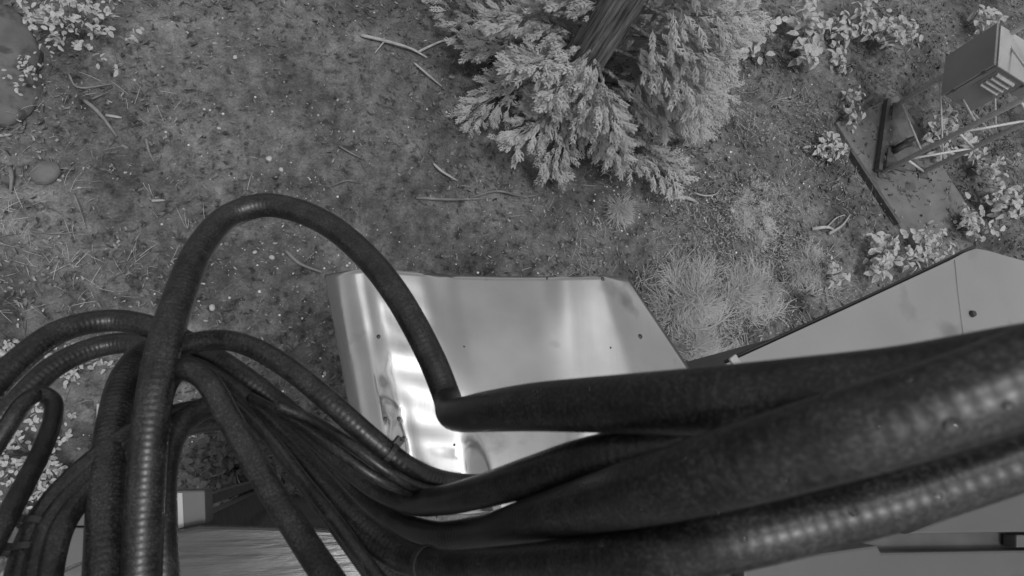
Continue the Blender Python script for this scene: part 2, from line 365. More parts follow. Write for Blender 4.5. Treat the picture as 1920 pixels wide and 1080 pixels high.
litter('shade_soil_leaf_mat', 150000, lambda u, v, P: (1.5*blob(u, v, 440, 855, 120, 120)+.5*blob(u, v, 930, 110, 60, 90)+.5*blob(u, v, 1870, 290, 90, 70))*np.clip(patch(P, 4, 63)*2-.3, .1, 1), (.02, .06), 'shade_soil_leaf', 'dark leaf mat standing in for shade beside the narrow grey box and left of the trunk', 'leaf litter', .03, .8)  # shade by boxes and trunk laid as dark leaves; last patch is dark soil
rv, rf = rock(1, 1)
P, u, v = scatter(45000)
k = U_(0, 1, len(P)) < 0.10*np.clip(patch(P, 1.9, 31)*2-.7, 0.05, 1)+0.9*blob(u, v, 1290, 360, 130, 110)+.35*blob(u, v, 520, 470, 160, 140)
P = P[k]; n = len(P); s = .008+.018*U_(0, 1, n)**3
join_pieces('gravel', rv, rf, P, U_(0, 6.28, n), U_(-.3, .3, n), U_(-.3, .3, n), s, 'pebble', 'fine pale gravel sprinkled over the soil', 'gravel')
# dry grass: thin bent blades
BL_V = [(0, -.5, 0), (0, .5, 0), (.4, -.45, .22), (.4, .45, .22), (.75, -.3, .30), (.75, .3, .30), (1, 0, .26)]
BL_F = [(0, 2, 3, 1), (2, 4, 5, 3), (4, 6, 5)]
P, u, v = scatter(200000); k = U_(0, 1, len(P)) < gmask(u, v, P)*.55; P = P[k]; n = len(P)
ln = U_(.05, .17, n)
join_pieces('dry_grass', BL_V, BL_F, P, patch(P, 1.5, 77)*9+U_(-1.1, 1.1, n), U_(-.7, .2, n), U_(-.6, .6, n), np.stack([ln, U_(.002, .0045, n), ln], 1), 'grass', 'wispy pale dry grass matted over the ground beyond the bright sheet', 'grass')
# fine twigs too many to count
TW_V = [(-.5, -.02, 0), (-.5, .02, 0), (-.5, 0, .035), (0, .03, .01), (0, .07, .01), (0, .05, .045), (.5, -.01, 0), (.5, .01, 0), (.5, 0, .02)]
TW_F = [(0, 3, 4, 1), (1, 4, 5, 2), (2, 5, 3, 0), (3, 6, 7, 4), (4, 7, 8, 5), (5, 8, 6, 3)]
P, u, v = scatter(4200); k = U_(0, 1, len(P)) < np.clip(patch(P, 1.2, 91)*1.6-.4, .05, 1)*(.5+.9*blob(u, v, 120, 330, 260, 260)); P = P[k]; n = len(P); P[:, 2] += .012
join_pieces('fallen_twigs', TW_V, TW_F, P, U_(0, 6.28, n), U_(-.15, .15, n), U_(-.2, .2, n), np.stack([U_(.05, .22, n)]+[U_(.05, .12, n)]*2, 1), 'twig', 'thin broken twigs scattered among the leaf litter', 'twigs')

# ================================================================== STONES AND STICKS
def stone(px, py, w, label, material='pale_stone', seed=0, group=None):
    p = gp(px, py); V, Fc = rock(seed+40, 2); s = w/F*np.linalg.norm((p-CAM))*.93
    o = mesh('stone', np.array(V)*[s, s*random.uniform(.7, 1), s*.8], Fc, material, None, True)
    o.location = Vector(p+[0, 0, s*.10]); o.rotation_euler = (0, 0, random.uniform(0, 6.2)); return tag(o, label, 'stone', group)
stone(88, 327, 46, 'large round flat stone half sunk in the soil at far left', 'stone', 1)
stone(505, 298, 12, 'small whitish stone on bare soil above the big cable loop', seed=2)
stone(527, 318, 9, 'tiny pale stone just below right of a whitish one above the cable loop', seed=3)
stone(411, 241, 8, 'little pale stone alone on the open soil left of centre', seed=4)
stone(510, 483, 12, 'bright little stone on the soil inside the big cable loop', seed=5)
stone(478, 473, 9, 'pale stone beside the brightest one inside the big cable loop', seed=6)
stone(398, 577, 13, 'oval pale stone on the soil between the rising cable and the bright sheet', seed=7)
stone(441, 108, 9, 'small pale stone on the soil right of the upper left shrub', seed=8)
stone(425, 457, 9, 'grey stone touching the inner side of the big cable loop', 'stone', seed=9)
stone(1372, 395, 11, 'small glinting stone in the gravel left of the mossy clump', seed=10)

def boulder():
    V, Fc = rock(77, 4); p = at_z(-45, 110, 0); o = mesh('boulder', np.array(V)*[.95, 1.1, .4], Fc, 'boulder_rock', None, True)
    o.location = Vector(p+[-.05, 0, .02]); tag(o, 'smooth grey boulder cut off by the upper left edge', 'boulder')
boulder()
def stick(pts, wpx, label, material='twig', cat='stick', forks=(), name='stick'):
    P = [gp(*p) for p in pts]; n = len(P)
    for i, q in enumerate(P): q[2] += .015+.03*math.sin(math.pi*i/(n-1))
    base = P[0].copy(); d = np.linalg.norm(base-CAM); r = wpx/F*d/2
    root = empty(name, base)
    tube('shaft', P, [r, r*.9, r*.55], material, root, 7, .03)
    for f in forks:
        Q = [gp(*p) for p in f[0]]
        for q in Q: q[2] += .03
        tube('side_twig', Q, [r*f[1], r*f[1]*.4], material, root, 6, .03)
    tag(root, label, cat); return root
stick([(677, 68), (720, 82), (770, 97), (800, 110)], 6, 'long forked fallen branch lying left of the conifer', 'pale_stick', 'branch',
      [([(784, 101), (820, 84), (852, 72), (872, 50), (884, 20)], .8), ([(720, 82), (702, 104)], .6), ([(851, 73), (854, 88), (862, 98)], .45)], 'fallen_branch')
stick([(776, 120), (800, 145), (828, 164)], 4, 'thin straight twig below the long forked branch', 'pale_stick')
stick([(812, 308), (826, 325), (858, 341)], 5, 'short curved pale stick left of the conifer skirt', 'pale_stick')
stick([(1258, 372), (1280, 374), (1304, 380)], 8, 'stubby whitish stick lying on dark gravel', 'pale_stick')
stick([(1298, 362), (1315, 370), (1335, 368), (1348, 358)], 3, 'thin bent twig just right of the stubby whitish stick', 'pale_stick')
stick([(1520, 430), (1545, 429), (1562, 432)], 6, 'bleached forked stick on the grass beyond the big cabinet roof', 'pale_stick', forks=[([(1550, 440), (1575, 424), (1590, 404)], 1.0), ([(1545, 429), (1565, 410), (1580, 405)], .6)])
stick([(160, 190), (190, 218), (221, 258)], 6, 'straight grey stick leaning through twigs below the upper left shrub', 'twig', forks=[([(175, 190), (207, 176)], .5)])
stick([(200, 218), (230, 223)], 5, 'short pale stick crossing near the straight grey one at left', 'pale_stick')
stick([(275, 260), (283, 290), (290, 305)], 4, 'short upright-lying twig on open soil at left', 'twig')
stick([(-10, 258), (24, 254)], 5, 'pale stick end poking in from the left edge', 'pale_stick')
stick([(20, 315), (28, 335), (22, 365)], 6, 'dark curved stick by the large round stone', 'twig')
stick([(140, 365), (152, 390), (163, 430)], 3, 'thin dark twig hanging over leaf litter below the round stone', 'twig', forks=[([(60, 437), (110, 441), (160, 437)], .9)])
stick([(535, 470), (562, 497), (604, 512)], 6, 'curved root like stick touching the left corner of the bright sheet', 'twig')
stick([(635, 275), (655, 290), (680, 300)], 3, 'faint thin twig on bare soil in the middle', 'twig')
stick([(622, 350), (650, 343), (676, 345)], 4, 'grey arched twig above right of the cable loop', 'twig')
stick([(286, 378), (310, 377)], 5, 'very short pale stick left of the cable loop top', 'pale_stick')
stick([(1495, 140), (1478, 110)], 3, 'thin twig between the two upper shrubs', 'twig')
stick([(130, 140), (150, 170), (210, 160)], 3, 'thin bent twig under the upper left shrub', 'twig')
stick([(1185, 288), (1196, 308), (1203, 318)], 5, 'dark short stick below the conifer right skirt', 'twig')
stick([(880, 372), (930, 362), (980, 372), (1010, 366)], 5, 'half buried root under the conifer left skirt', 'twig')
stick([(780, 372), (840, 378), (900, 374)], 6, 'long low root running out left below the conifer', 'twig')

edge_shade(at_z(1578, 224, .03), at_z(1636, 180, .03), 'dark strip standing for pad edge shade, running up right from the corner of the concrete pad')
edge_shade(at_z(1593, 282, .03), at_z(1684, 420, .03), 'dark strip standing for pad edge shade, running down right towards the big cabinet roof')
# ================================================================== CONIFER
tb = gp(1035, 205); tree = empty('conifer_tree', tb)
tag(tree, 'feathery light conifer with a ridged trunk leaving the top edge', 'tree')
TH = 4.2
def trunk_c(z): return tb+np.array([.05*math.sin(z*1.7), .05*math.sin(z*1.3+1), z])
zz = np.linspace(-.15, TH, 40); seg = 26; Vt = []
for z in zz:
    c = trunk_c(z); r = .165*(1-.62*max(0, z)/TH)+.14*math.exp(-max(z, 0)*5)
    for j in range(seg):
        a = 2*math.pi*j/seg+.12*z; rr = r*(1+.13*math.sin(a*5+z)+.10*(j % 2)+.06*math.sin(a*9+2*z))
        Vt.append(c+[rr*math.cos(a), rr*math.sin(a), 0]-tb)
Ft = [(i*seg+j, i*seg+(j+1) % seg, (i+1)*seg+(j+1) % seg, (i+1)*seg+j) for i in range(len(zz)-1) for j in range(seg)]
mesh('trunk', Vt, Ft+[tuple((len(zz)-1)*seg+j for j in range(seg))], 'bark', tree, False)
# sprays: a flat frond of tapered scale shoots
def frond():
    V, Fc = [], []
    def blade(x, y, ang, ln, wd, z=0):
        b = len(V); ca, sa = math.cos(ang), math.sin(ang)
        for (t, s) in ((0, -.35), (0, .35), (.45, .5), (1, 0), (.45, -.5)):
            V.append((x+ca*ln*t-sa*wd*s, y+sa*ln*t+ca*wd*s, z-.10*ln*t*t+.03*abs(s)))
        Fc.append((b, b+4, b+3, b+2, b+1))
    rr = random.Random(3)
    blade(0, 0, 0, 1.0, .055)
    for i in range(1, 8):
        x = i*.12; l = .44*(1-.5*i/8)
        for s in (-1, 1):
            a = s*(.62+rr.uniform(-.15, .2)); lz = rr.uniform(-.10, .12)
            blade(x+rr.uniform(-.03, .03), 0, a, l*rr.uniform(.75, 1.15), .065, lz)
            blade(x+math.cos(a)*l*.5, math.sin(a)*l*.5, a*.2+rr.uniform(-.3, .3), l*.55, .05, lz+.05)
    return np.array(V), Fc
FV, FF = frond()
def conifer_crown():
    r = random.Random(5); pos, yaw, pit, rol, scl = [], [], [], [], []; boughs = []
    # bough tips given as ground-plan direction, start height on the trunk, reach
    nb = 150
    for i in range(nb):
        z0 = .30+ (TH-.35)*(i/nb)**1.05
        a = i*2.399+r.uniform(-.25, .25)
        reach = (1.28*(1-(z0/TH)**1.1)+.22)*r.uniform(.68, 1.12)
        if z0 < 1.6: reach *= 1-.26*max(0, math.cos(a-math.atan2(-tb[1], -tb[0])))+.22*max(0, math.cos(a+.35))
        tow = math.cos(a-math.atan2(-tb[1], -tb[0]))
        if z0 > 1.0 and tow > (.25 if z0 < 1.4 else -.2): continue
        if z0 > .5 and tow > -.1 and z0 < 1.5: reach *= .72
        c = trunk_c(z0); pts = []
        dr = r.uniform(.02, .22); lift = r.uniform(.08, .22)
        for t in np.linspace(0, 1, 7):
            sw = .25*math.sin(t*3+i)
            pts.append(c+[math.cos(a+sw*.5)*reach*t, math.sin(a+sw*.5)*reach*t, lift*t-(dr+lift)*t*t*1.15])
        pts = np.array(pts); boughs.append((pts, .022*(1-.5*z0/TH)))
        n = int(25+120*reach)
        for k in range(n):
            t = r.uniform(.18, 1)**.75
            f = t*6; j = min(int(f), 5); p = pts[j]*(1-(f-j))+pts[j+1]*(f-j)
            sd = r.uniform(-1, 1); off = sd*.42*reach*(1.05-t*.75)*.75
            d = pts[min(j+1, 6)]-pts[j]; d = d/np.linalg.norm(d); pr = np.array([-d[1], d[0], 0])
            p = p+pr*off+[0, 0, -.30*abs(off)+r.uniform(-.07, .05)]
            pos.append(p-tb); yaw.append(math.atan2(d[1], d[0])+sd*.95+r.uniform(-.45, .45)); pit.append(r.uniform(-.35, .75)); rol.append(r.uniform(-.9, .9)); scl.append(r.uniform(.07, .155))
    return np.array(pos), np.array(yaw), np.array(pit), np.array(rol), np.array(scl), boughs
cp, cy_, cpi, cr_, cs, boughs = conifer_crown()
crown = join_pieces('crown', FV, FF, cp, cy_, cpi, cr_, cs, 'conifer', '', '')
for kk in ('kind', 'label', 'category'): del crown[kk]
crown.parent = tree
for pts, rr in boughs: tube('branch', pts, [rr, rr*.3], 'bark', tree, 6)

# ================================================================== BROADLEAF SHRUBS
def leaf_mesh(name, pointed, material='broadleaf'):
    w = [(0, 0), (.14, .17), (.36, .30), (.62, .26), (.84, .12 if pointed else .2), (1, 0 if pointed else .07)]
    V, Fc = [], []
    for x, y in w:
        z = -.18*(x-.35)**2
        V += [(x, -y, z+.10*y/.3), (x, 0, z), (x, y, z+.10*y/.3)]
    for i in range(len(w)-1):
        a = i*3; Fc += [(a, a+3, a+4, a+1), (a+1, a+4, a+5, a+2)]
    me = bpy.data.meshes.new(name); me.from_pydata(V, [], Fc); me.update(); me.materials.append(MATS[material])
    me.polygons.foreach_set('use_smooth', [True]*len(me.polygons)); return me
LM = [leaf_mesh('pointed_leaf', True), leaf_mesh('round_leaf', False), leaf_mesh('shade_leaf', True, 'shade_foliage')]
def shrub(px, py, rpx, leaf_px, count_, height, label, pointed=True, stems=5, stretch=(1, 1), seed=0, cat='shrub', name='shrub', ang=0.0, cluster=4):
    count = min(295, int(count_*2.3))
    r = random.Random(seed+int(px)); b = gp(px, py); d = -(np.array(b)-CAM)@M3[:, 2]; d = abs(d)
    R = 1.12*rpx/F*d; ls = .85*leaf_px/F*d
    root = empty(name, b); tips = []
    for s in range(stems):
        a = 2*math.pi*s/stems+r.uniform(-.4, .4); rr = R*r.uniform(.3, .95)
        dx, dy = rr*math.cos(a)*stretch[0], rr*math.sin(a)*stretch[1]
        dx, dy = dx*math.cos(ang)-dy*math.sin(ang), dx*math.sin(ang)+dy*math.cos(ang)
        h = height*r.uniform(.55, 1)
        pts = np.array([b+[0, 0, -.03], b+[dx*.3, dy*.3, h*.55], b+[dx*.7, dy*.7, h*.9], b+[dx, dy, h]])
        tube('stem', pts, [.008, .003], 'stem', root, 5, .06); tips.append(pts)
    n = 0
    while n < count:
        P = tips[n % stems]; t = r.uniform(.25, 1)**.6*3; j = min(int(t), 2); p = P[j]*(1-(t-j))+P[j+1]*(t-j)
        p = p+np.array([r.gauss(0, R*.22), r.gauss(0, R*.22), r.gauss(0, .05)])
        a0 = r.uniform(0, 6.28)
        for q in range(cluster):
            if n >= count: break
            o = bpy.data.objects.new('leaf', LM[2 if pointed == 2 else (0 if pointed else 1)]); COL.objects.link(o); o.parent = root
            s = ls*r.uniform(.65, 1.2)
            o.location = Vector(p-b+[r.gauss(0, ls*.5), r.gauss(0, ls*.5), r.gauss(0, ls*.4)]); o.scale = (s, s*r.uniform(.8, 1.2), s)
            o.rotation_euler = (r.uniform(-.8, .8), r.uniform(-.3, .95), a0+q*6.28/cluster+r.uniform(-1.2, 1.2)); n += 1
    tag(root, label, cat); return root
shrub(148, 72, 88, 13, 290, .35, 'small leaved shrub in the upper left corner', False, 9, (1.15, .7), 1, cluster=5)
shrub(68, 165, 30, 10, 22, .2, 'sparse small sprig below the upper left shrub', False, 3, seed=2)
shrub(1375, 78, 36, 26, 46, .3, 'pointed leaf shrub right beside the conifer, small and dense', True, 5, seed=3)
shrub(1492, 90, 40, 24, 58, .35, 'pointed leaf shrub with drooping tips, second right of the conifer', True, 6, (.8, 1.2), 4)
shrub(1545, 72, 28, 18, 40, .3, 'small shrub squeezed between two larger ones along the top edge', True, 4, seed=5)
shrub(1628, 92, 52, 17, 120, .4, 'broad small leaved shrub left of the louvred cabinet', False, 8, seed=6)
shrub(1565, 128, 14, 15, 12, .15, 'tiny seedling alone below the row of top shrubs', True, 3, seed=7)
shrub(1810, 50, 24, 18, 20, .3, 'few bright leaves peeping out behind the louvred cabinet', False, 4, seed=8)
shrub(1735, 262, 42, 20, 46, .35, 'rounded leaf plant growing up inside the lattice tower', False, 5, seed=9)
shrub(1815, 318, 28, 15, 40, .3, 'trailing plant under the lower leg of the lattice tower', False, 5, (1.8, .6), 10, ang=-.9)
shrub(1880, 385, 55, 17, 110, .4, 'dense shrub at the right edge below the lattice tower', False, 8, seed=11)
shrub(1800, 432, 34, 15, 44, .3, 'loose shrub just left of the dense one at the right edge', False, 5, seed=12)
shrub(1640, 492, 44, 17, 80, .3, 'pale shrub along the far edge of the big cabinet roof', False, 6, seed=13)
shrub(1718, 478, 32, 14, 60, .3, 'shrub tucked against the big cabinet roof near its bent corner', False, 5, seed=14)
shrub(1545, 522, 18, 16, 16, .2, 'little pale sprig alone in the grass before the big cabinet roof', True, 3, seed=15)
shrub(1540, 285, 34, 16, 34, .2, 'ragged low plant left of the concrete pad', True, 5, (1.3, .6), 16)
shrub(1588, 232, 14, 16, 14, .15, 'upright seedling at the corner of the concrete pad', True, 3, seed=17)
shrub(1578, 190, 12, 15, 9, .15, 'tiny seedling just above the corner of the concrete pad', True, 3, seed=18)
shrub(60, 850, 78, 13, 190, .3, 'small leaved bush in the lower left behind the cable loop', False, 8, seed=19, cluster=5)
shrub(150, 690, 40, 13, 44, .2, 'small leafy clump framed by the left cable arches', False, 5, seed=20)
shrub(20, 665, 30, 12, 30, .2, 'small leafy clump at the left edge above the cables', False, 4, seed=21)
shrub(120, 905, 50, 12, 80, .25, 'leafy bush seen between the lower left cable bundle and loop', False, 6, seed=22)
shrub(445, 880, 88, 20, 128, .35, 'added dense bush with shade coloured into its leaves in the gap under the fanned cables', 2, 10, (1.1, 1.1), 23, cluster=4)  # added bush; its dark leaves put the shade of the gap into colour
# moss clump
def tuft(px, py, rpx, n, label, seed, ln=(.05, .11), sx=1, sy=1.3, material='moss'):
    r = np.random.default_rng(seed); b = gp(px, py); R = rpx/F*abs((b-CAM)@M3[:, 2])
    q = r.normal(0, .5, (n*2, 2))*R*[sx, sy]; q = q[r.random(2*n) < np.clip(vnoise((b[0]+q[:, 0])*9+seed, (b[1]+q[:, 1])*9)*3-1.0, .02, 1)]; n = len(q); P = np.stack([q[:, 0], q[:, 1], ground_h(b[0]+q[:, 0], b[1]+q[:, 1])-b[2]], 1)
    l = r.uniform(*ln, n)
    o = join_pieces('grass_tuft', BL_V, BL_F, P, vnoise((b[0]+q[:, 0])*4, (b[1]+q[:, 1])*4)*9+r.normal(0, .9, n), r.uniform(-.40, .25, n), r.uniform(-.6, .6, n), np.stack([l, r.uniform(.003, .007, n), l], 1), material, label, 'grass tuft')
    del o['kind']; o.location = Vector(b); return o
tuft(1415, 412, 46, 7000, 'pale fluffy moss clump standing on dark gravel', 1, (.02, .05))
tuft(1300, 560, 75, 3000, 'wide wispy tussock beside the right corner of the bright sheet', 2, (.10, .24), 1.1, .7, 'grass')
tuft(1405, 545, 60, 2200, 'wispy tussock midway between bright sheet and big cabinet roof', 3, (.09, .2), .9, .8, 'grass')
tuft(1330, 640, 60, 2000, 'low tussock close above the thick black cables', 4, (.08, .2), 1, .7, 'grass')
tuft(1160, 395, 18, 500, 'narrow upright tuft under the conifer', 5, (.08, .16), .5, 1, 'grass')
tuft(1515, 505, 45, 1500, 'faint tussock left of the pale shrub by the cabinet roof', 6, (.08, .16), 1, .8, 'grass')

# ================================================================== LATTICE TOWER AND ITS CABINETS
A, B, C = np.array([5.914, 3.904, 0]), np.array([5.605, 3.047, 0]), np.array([6.20, 3.13, 0])
tower = empty('lattice_tower', (A+B+C)/3)
tag(tower, 'galvanised three legged lattice tower standing on the concrete pad', 'tower')
TZ = 3.6
for p in (A, B, C):
    prism('base_plate', [p[:2]+np.array(k)*.07 for k in ((-1, -1), (1, -1), (1, 1), (-1, 1))], .036, .018, 'dark_steel', tower, .003)
    tube('leg', [p+[0, 0, .02], p+[0, 0, TZ]], .026, 'galvanised', tower, 10)
def brace(p, q, r=.013): tube('brace', [p, q], r, 'galvanised', tower, 7)
ph = .555; up = np.array([0, 0, 1.0])
for i in range(6):
    z0 = .33+ph*i
    brace(B+up*z0, C+up*(z0+ph*.5)); brace(C+up*(z0+ph*.5), B+up*(z0+ph))
    brace(A+up*(z0-.16), B+up*(z0+.17), .010); brace(C+up*(z0-.05), A+up*(z0+.30), .010); brace(A+up*(z0+.30), C+up*(z0+ph-.05), .010)
brace(B+up*.33, C+up*.05)
# dark base frame bars
def bar(name, p, q, w_, h_, material, parent):
    d = np.array(q)-np.array(p); d = d/np.linalg.norm(d); s = np.cross(d, [0, 0, 1.0]); s = s/np.linalg.norm(s)*w_/2; u = np.array([0, 0, h_/2])
    P = [p-s-u, q-s-u, q+s-u, p+s-u, p-s+u, q-s+u, q+s+u, p+s+u]; return box8(name, P, material, parent, .004)
dAB = (A-B)/np.linalg.norm(A-B); off = np.array([-dAB[1], dAB[0], 0])*.09
bar('base_beam', B-dAB*.05+off+[0, 0, .07], A+dAB*.05+off+[0, 0, .07], .05, .06, 'dark_steel', tower)
for p, t in ((A, -1), (B, 1)):
    g = np.array([p+off*.6+[0, 0, .115], p+off*.6-dAB*t*-.26+[0, 0, .115], p+np.array([.22, -.02*t, .115])])
    prism('gusset', g[:, :2], .128, .112, 'dark_steel', tower, 0)
# dark boots near the base: conduit elbows
for s, (px, py) in enumerate(((1678, 283), (1690, 272))):
    p = at_z(px, py, .12); o = tube('conduit_elbow', [p+[0, 0, -.1], p+[0, 0, .04], p+[.05, .03, .08], p+[.13, .06, .085]], .03, 'rubber', tower, 10, .02)

def cabinet(name, label, q, a, c, zb, zt):
    root = empty(name, [q[0], q[1], zb]); q = np.array([q[0], q[1], 0.0]); a = np.array([*a, 0.0]); c = np.array([*c, 0.0])
    up = np.array([0, 0, 1.0]); an = a/np.linalg.norm(a); cn = c/np.linalg.norm(c)
    def bx(n, o, A_, C_, z1, z2, m, bev=.005):
        P = [o+up*z1, o+A_+up*z1, o+A_+C_+up*z1, o+C_+up*z1, o+up*z2, o+A_+up*z2, o+A_+C_+up*z2, o+C_+up*z2]
        return box8(n, P, m, root, bev)
    bx('body', q, a, c, zb, zt, 'cabinet_paint')
    bx('gasket', q-cn*.016+an*.02, a-an*.04, cn*.016, zb+.02, zt-.02, 'rubber', 0)
    bx('door', q-cn*.042-an*.012, a+an*.024, cn*.026, zb-.01, zt+.012, 'cabinet_paint', .006)
    bx('lid', q+cn*.004-an*.008, a+an*.016, c+cn*.004, zt, zt+.014, 'cabinet_lid', .004)
    Lc = np.linalg.norm(c)
    pl = bx('louvre_plate', q-an*.005+c*.16, an*.006, c*.76, zt-.255, zt-.035, 'cabinet_paint', .001)
    for i in range(4):
        z = zt-.205+i*.048
        P0 = q-an*.005+c*.24; P1 = q-an*.005+c*.86
        V = []
        for t, p in ((0, P0), (1, P1)):
            for (o_, z_) in ((0, -.014), (-.022, -.010), (-.027, .003), (-.016, .014), (0, .018)): V.append(p+an*o_+up*(z+z_)-np.array(root.location))
        mesh('louvre', V, [(i_, i_+1, i_+6, i_+5) for i_ in range(4)]+[(0, 1, 2, 3, 4), (9, 8, 7, 6, 5)], 'cabinet_lid', root)
    for f in (.2, .8): bx('hinge', q-cn*.030-an*.020, an*.010, cn*.028, zb+(zt-zb)*f-.02, zb+(zt-zb)*f+.02, 'dark_steel', .002)
    bx('strut', q+a*.5+c, an*.05, cn*.12, zb+.1, zb+.14, 'galvanised', .002); bx('strut', q+a*.5+c, an*.05, cn*.12, zt-.14, zt-.1, 'galvanised', .002)
    tag(root, label, 'cabinet'); return root
qc = at_z(1772, 180, .85)
cabinet('equipment_cabinet', 'grey louvred equipment cabinet clamped to the lattice tower', qc, (.19, .48), (.31, -.123), .85, 1.34)
q2 = at_z(1893, 175, .95)
cabinet('equipment_cabinet', 'second cabinet mostly cut off by the right edge behind the louvred one', q2, (.135, .50), (.25, -.07), .95, 1.6)
del A, B, C

# ================================================================== BRIGHT SHEET HOOD AND CABINET BELOW
def sheet_hood():
    root = empty('sheet_hood', at_z(900, 740, 3.0)); o = np.array(root.location)
    top = np.array([(608, 515), (645, 508), (685, 503), (760, 508), (860, 516), (940, 518), (1020, 518), (1090, 517), (1135, 516), (1178, 521)], float)
    bot = np.array([(692, 965), (725, 965), (765, 965), (830, 965), (920, 965), (1000, 965), (1090, 965), (1180, 965), (1290, 965), (1480, 965)], float)
    nu, nv = 90, 50; s = np.linspace(0, 1, len(top)); V = []
    for j in range(nv):
        v = j/(nv-1)
        for i in range(nu):
            u = i/(nu-1)
            t = np.array([np.interp(u, s, top[:, k]) for k in (0, 1)]); b = np.array([np.interp(u, s, bot[:, k]) for k in (0, 1)])
            p = t*(1-v)+b*v
            sm = lambda e0, e1: (lambda q: q*q*(3-2*q))(min(1, max(0, (u-e0)/(e1-e0))))
            slope = .030-.10*sm(.36+.04*v, .44+.04*v)+.075*sm(.64-.05*v, .74-.05*v)
            z = 3.0-slope*(v-.5)
            # soft folds: left flange and right flange, oil-canning in between
            z += -.060*max(0, (.17-u)/.17)**1.4-.050*max(0, (u-.86)/.14)**1.5
            z += .006*math.sin((u-.1)*7.0)+.0030*math.sin(u*23+v*2.5)+.0012*math.sin(v*13+u*9)+.0011*math.sin(v*31+u*14)*math.exp(-((u-.30)/.13)**2)+.0006*math.sin(v*57-u*20)*math.exp(-((u-.30)/.10)**2)
            z += .004*math.exp(-((u-.24-.03*v)/.025)**2)*(1+.6*math.sin(v*11))
            V.append(at_z(p[0], p[1], z)-o)
    n = len(V)
    nor = np.array([0, 0, .0035]); Vb = [p-nor for p in V]
    Fc = [(j*nu+i, (j+1)*nu+i, (j+1)*nu+i+1, j*nu+i+1) for j in range(nv-1) for i in range(nu-1)]
    Fb = [tuple(n+k for k in reversed(f)) for f in Fc]
    rim = [j*nu for j in range(nv)]+[(nv-1)*nu+i for i in range(1, nu)]+[j*nu+nu-1 for j in range(nv-2, -1, -1)]+[i for i in range(nu-2, 0, -1)]
    Fr = [(rim[k], rim[k]+n, rim[(k+1) % len(rim)]+n, rim[(k+1) % len(rim)]) for k in range(len(rim))]
    sh = mesh('sheet', V+Vb, Fc+Fb+Fr, 'bright_sheet', root, True)
    from mathutils.bvhtree import BVHTree
    bv = BVHTree.FromPolygons([tuple(p+o) for p in V], Fc)
    for (x, y, rp) in ((710, 631, 4), (1200, 631, 5), (1130, 523, 4), (1026, 522, 2.5), (723, 785, 4), (748, 785, 4), (686, 512, 3), (1145, 652, 2), (852, 834, 2.5), (870, 650, 2)):
        d = Vector(M3@np.array([(x-960)/F, -(y-540)/F, -1.0])).normalized(); hit, nn, _, dist = bv.ray_cast(Vector(CAM), d)
        if hit is None: continue
        r = rp/F*dist; bm = bmesh.new(); bmesh.ops.create_uvsphere(bm, u_segments=10, v_segments=6, radius=r)
        bmesh.ops.scale(bm, vec=(1, 1, .45), verts=bm.verts); me = bpy.data.meshes.new('screw'); bm.to_mesh(me); bm.free()
        k = link('screw', me, 'screw', root, True); k.location = hit-Vector(o)
    # cabinet body under the hood, down to the ground
    body = [at_z(x, y, 2.86)[:2] for x, y in ((735, 600), (1110, 600), (1210, 830), (770, 850))]
    prism('cabinet_body', body, 2.90, -.15, 'box_paint', root, .01)
    tag(root, 'bright reflective bent metal sheet hood over a cabinet', 'metal hood'); return root
sheet_hood()

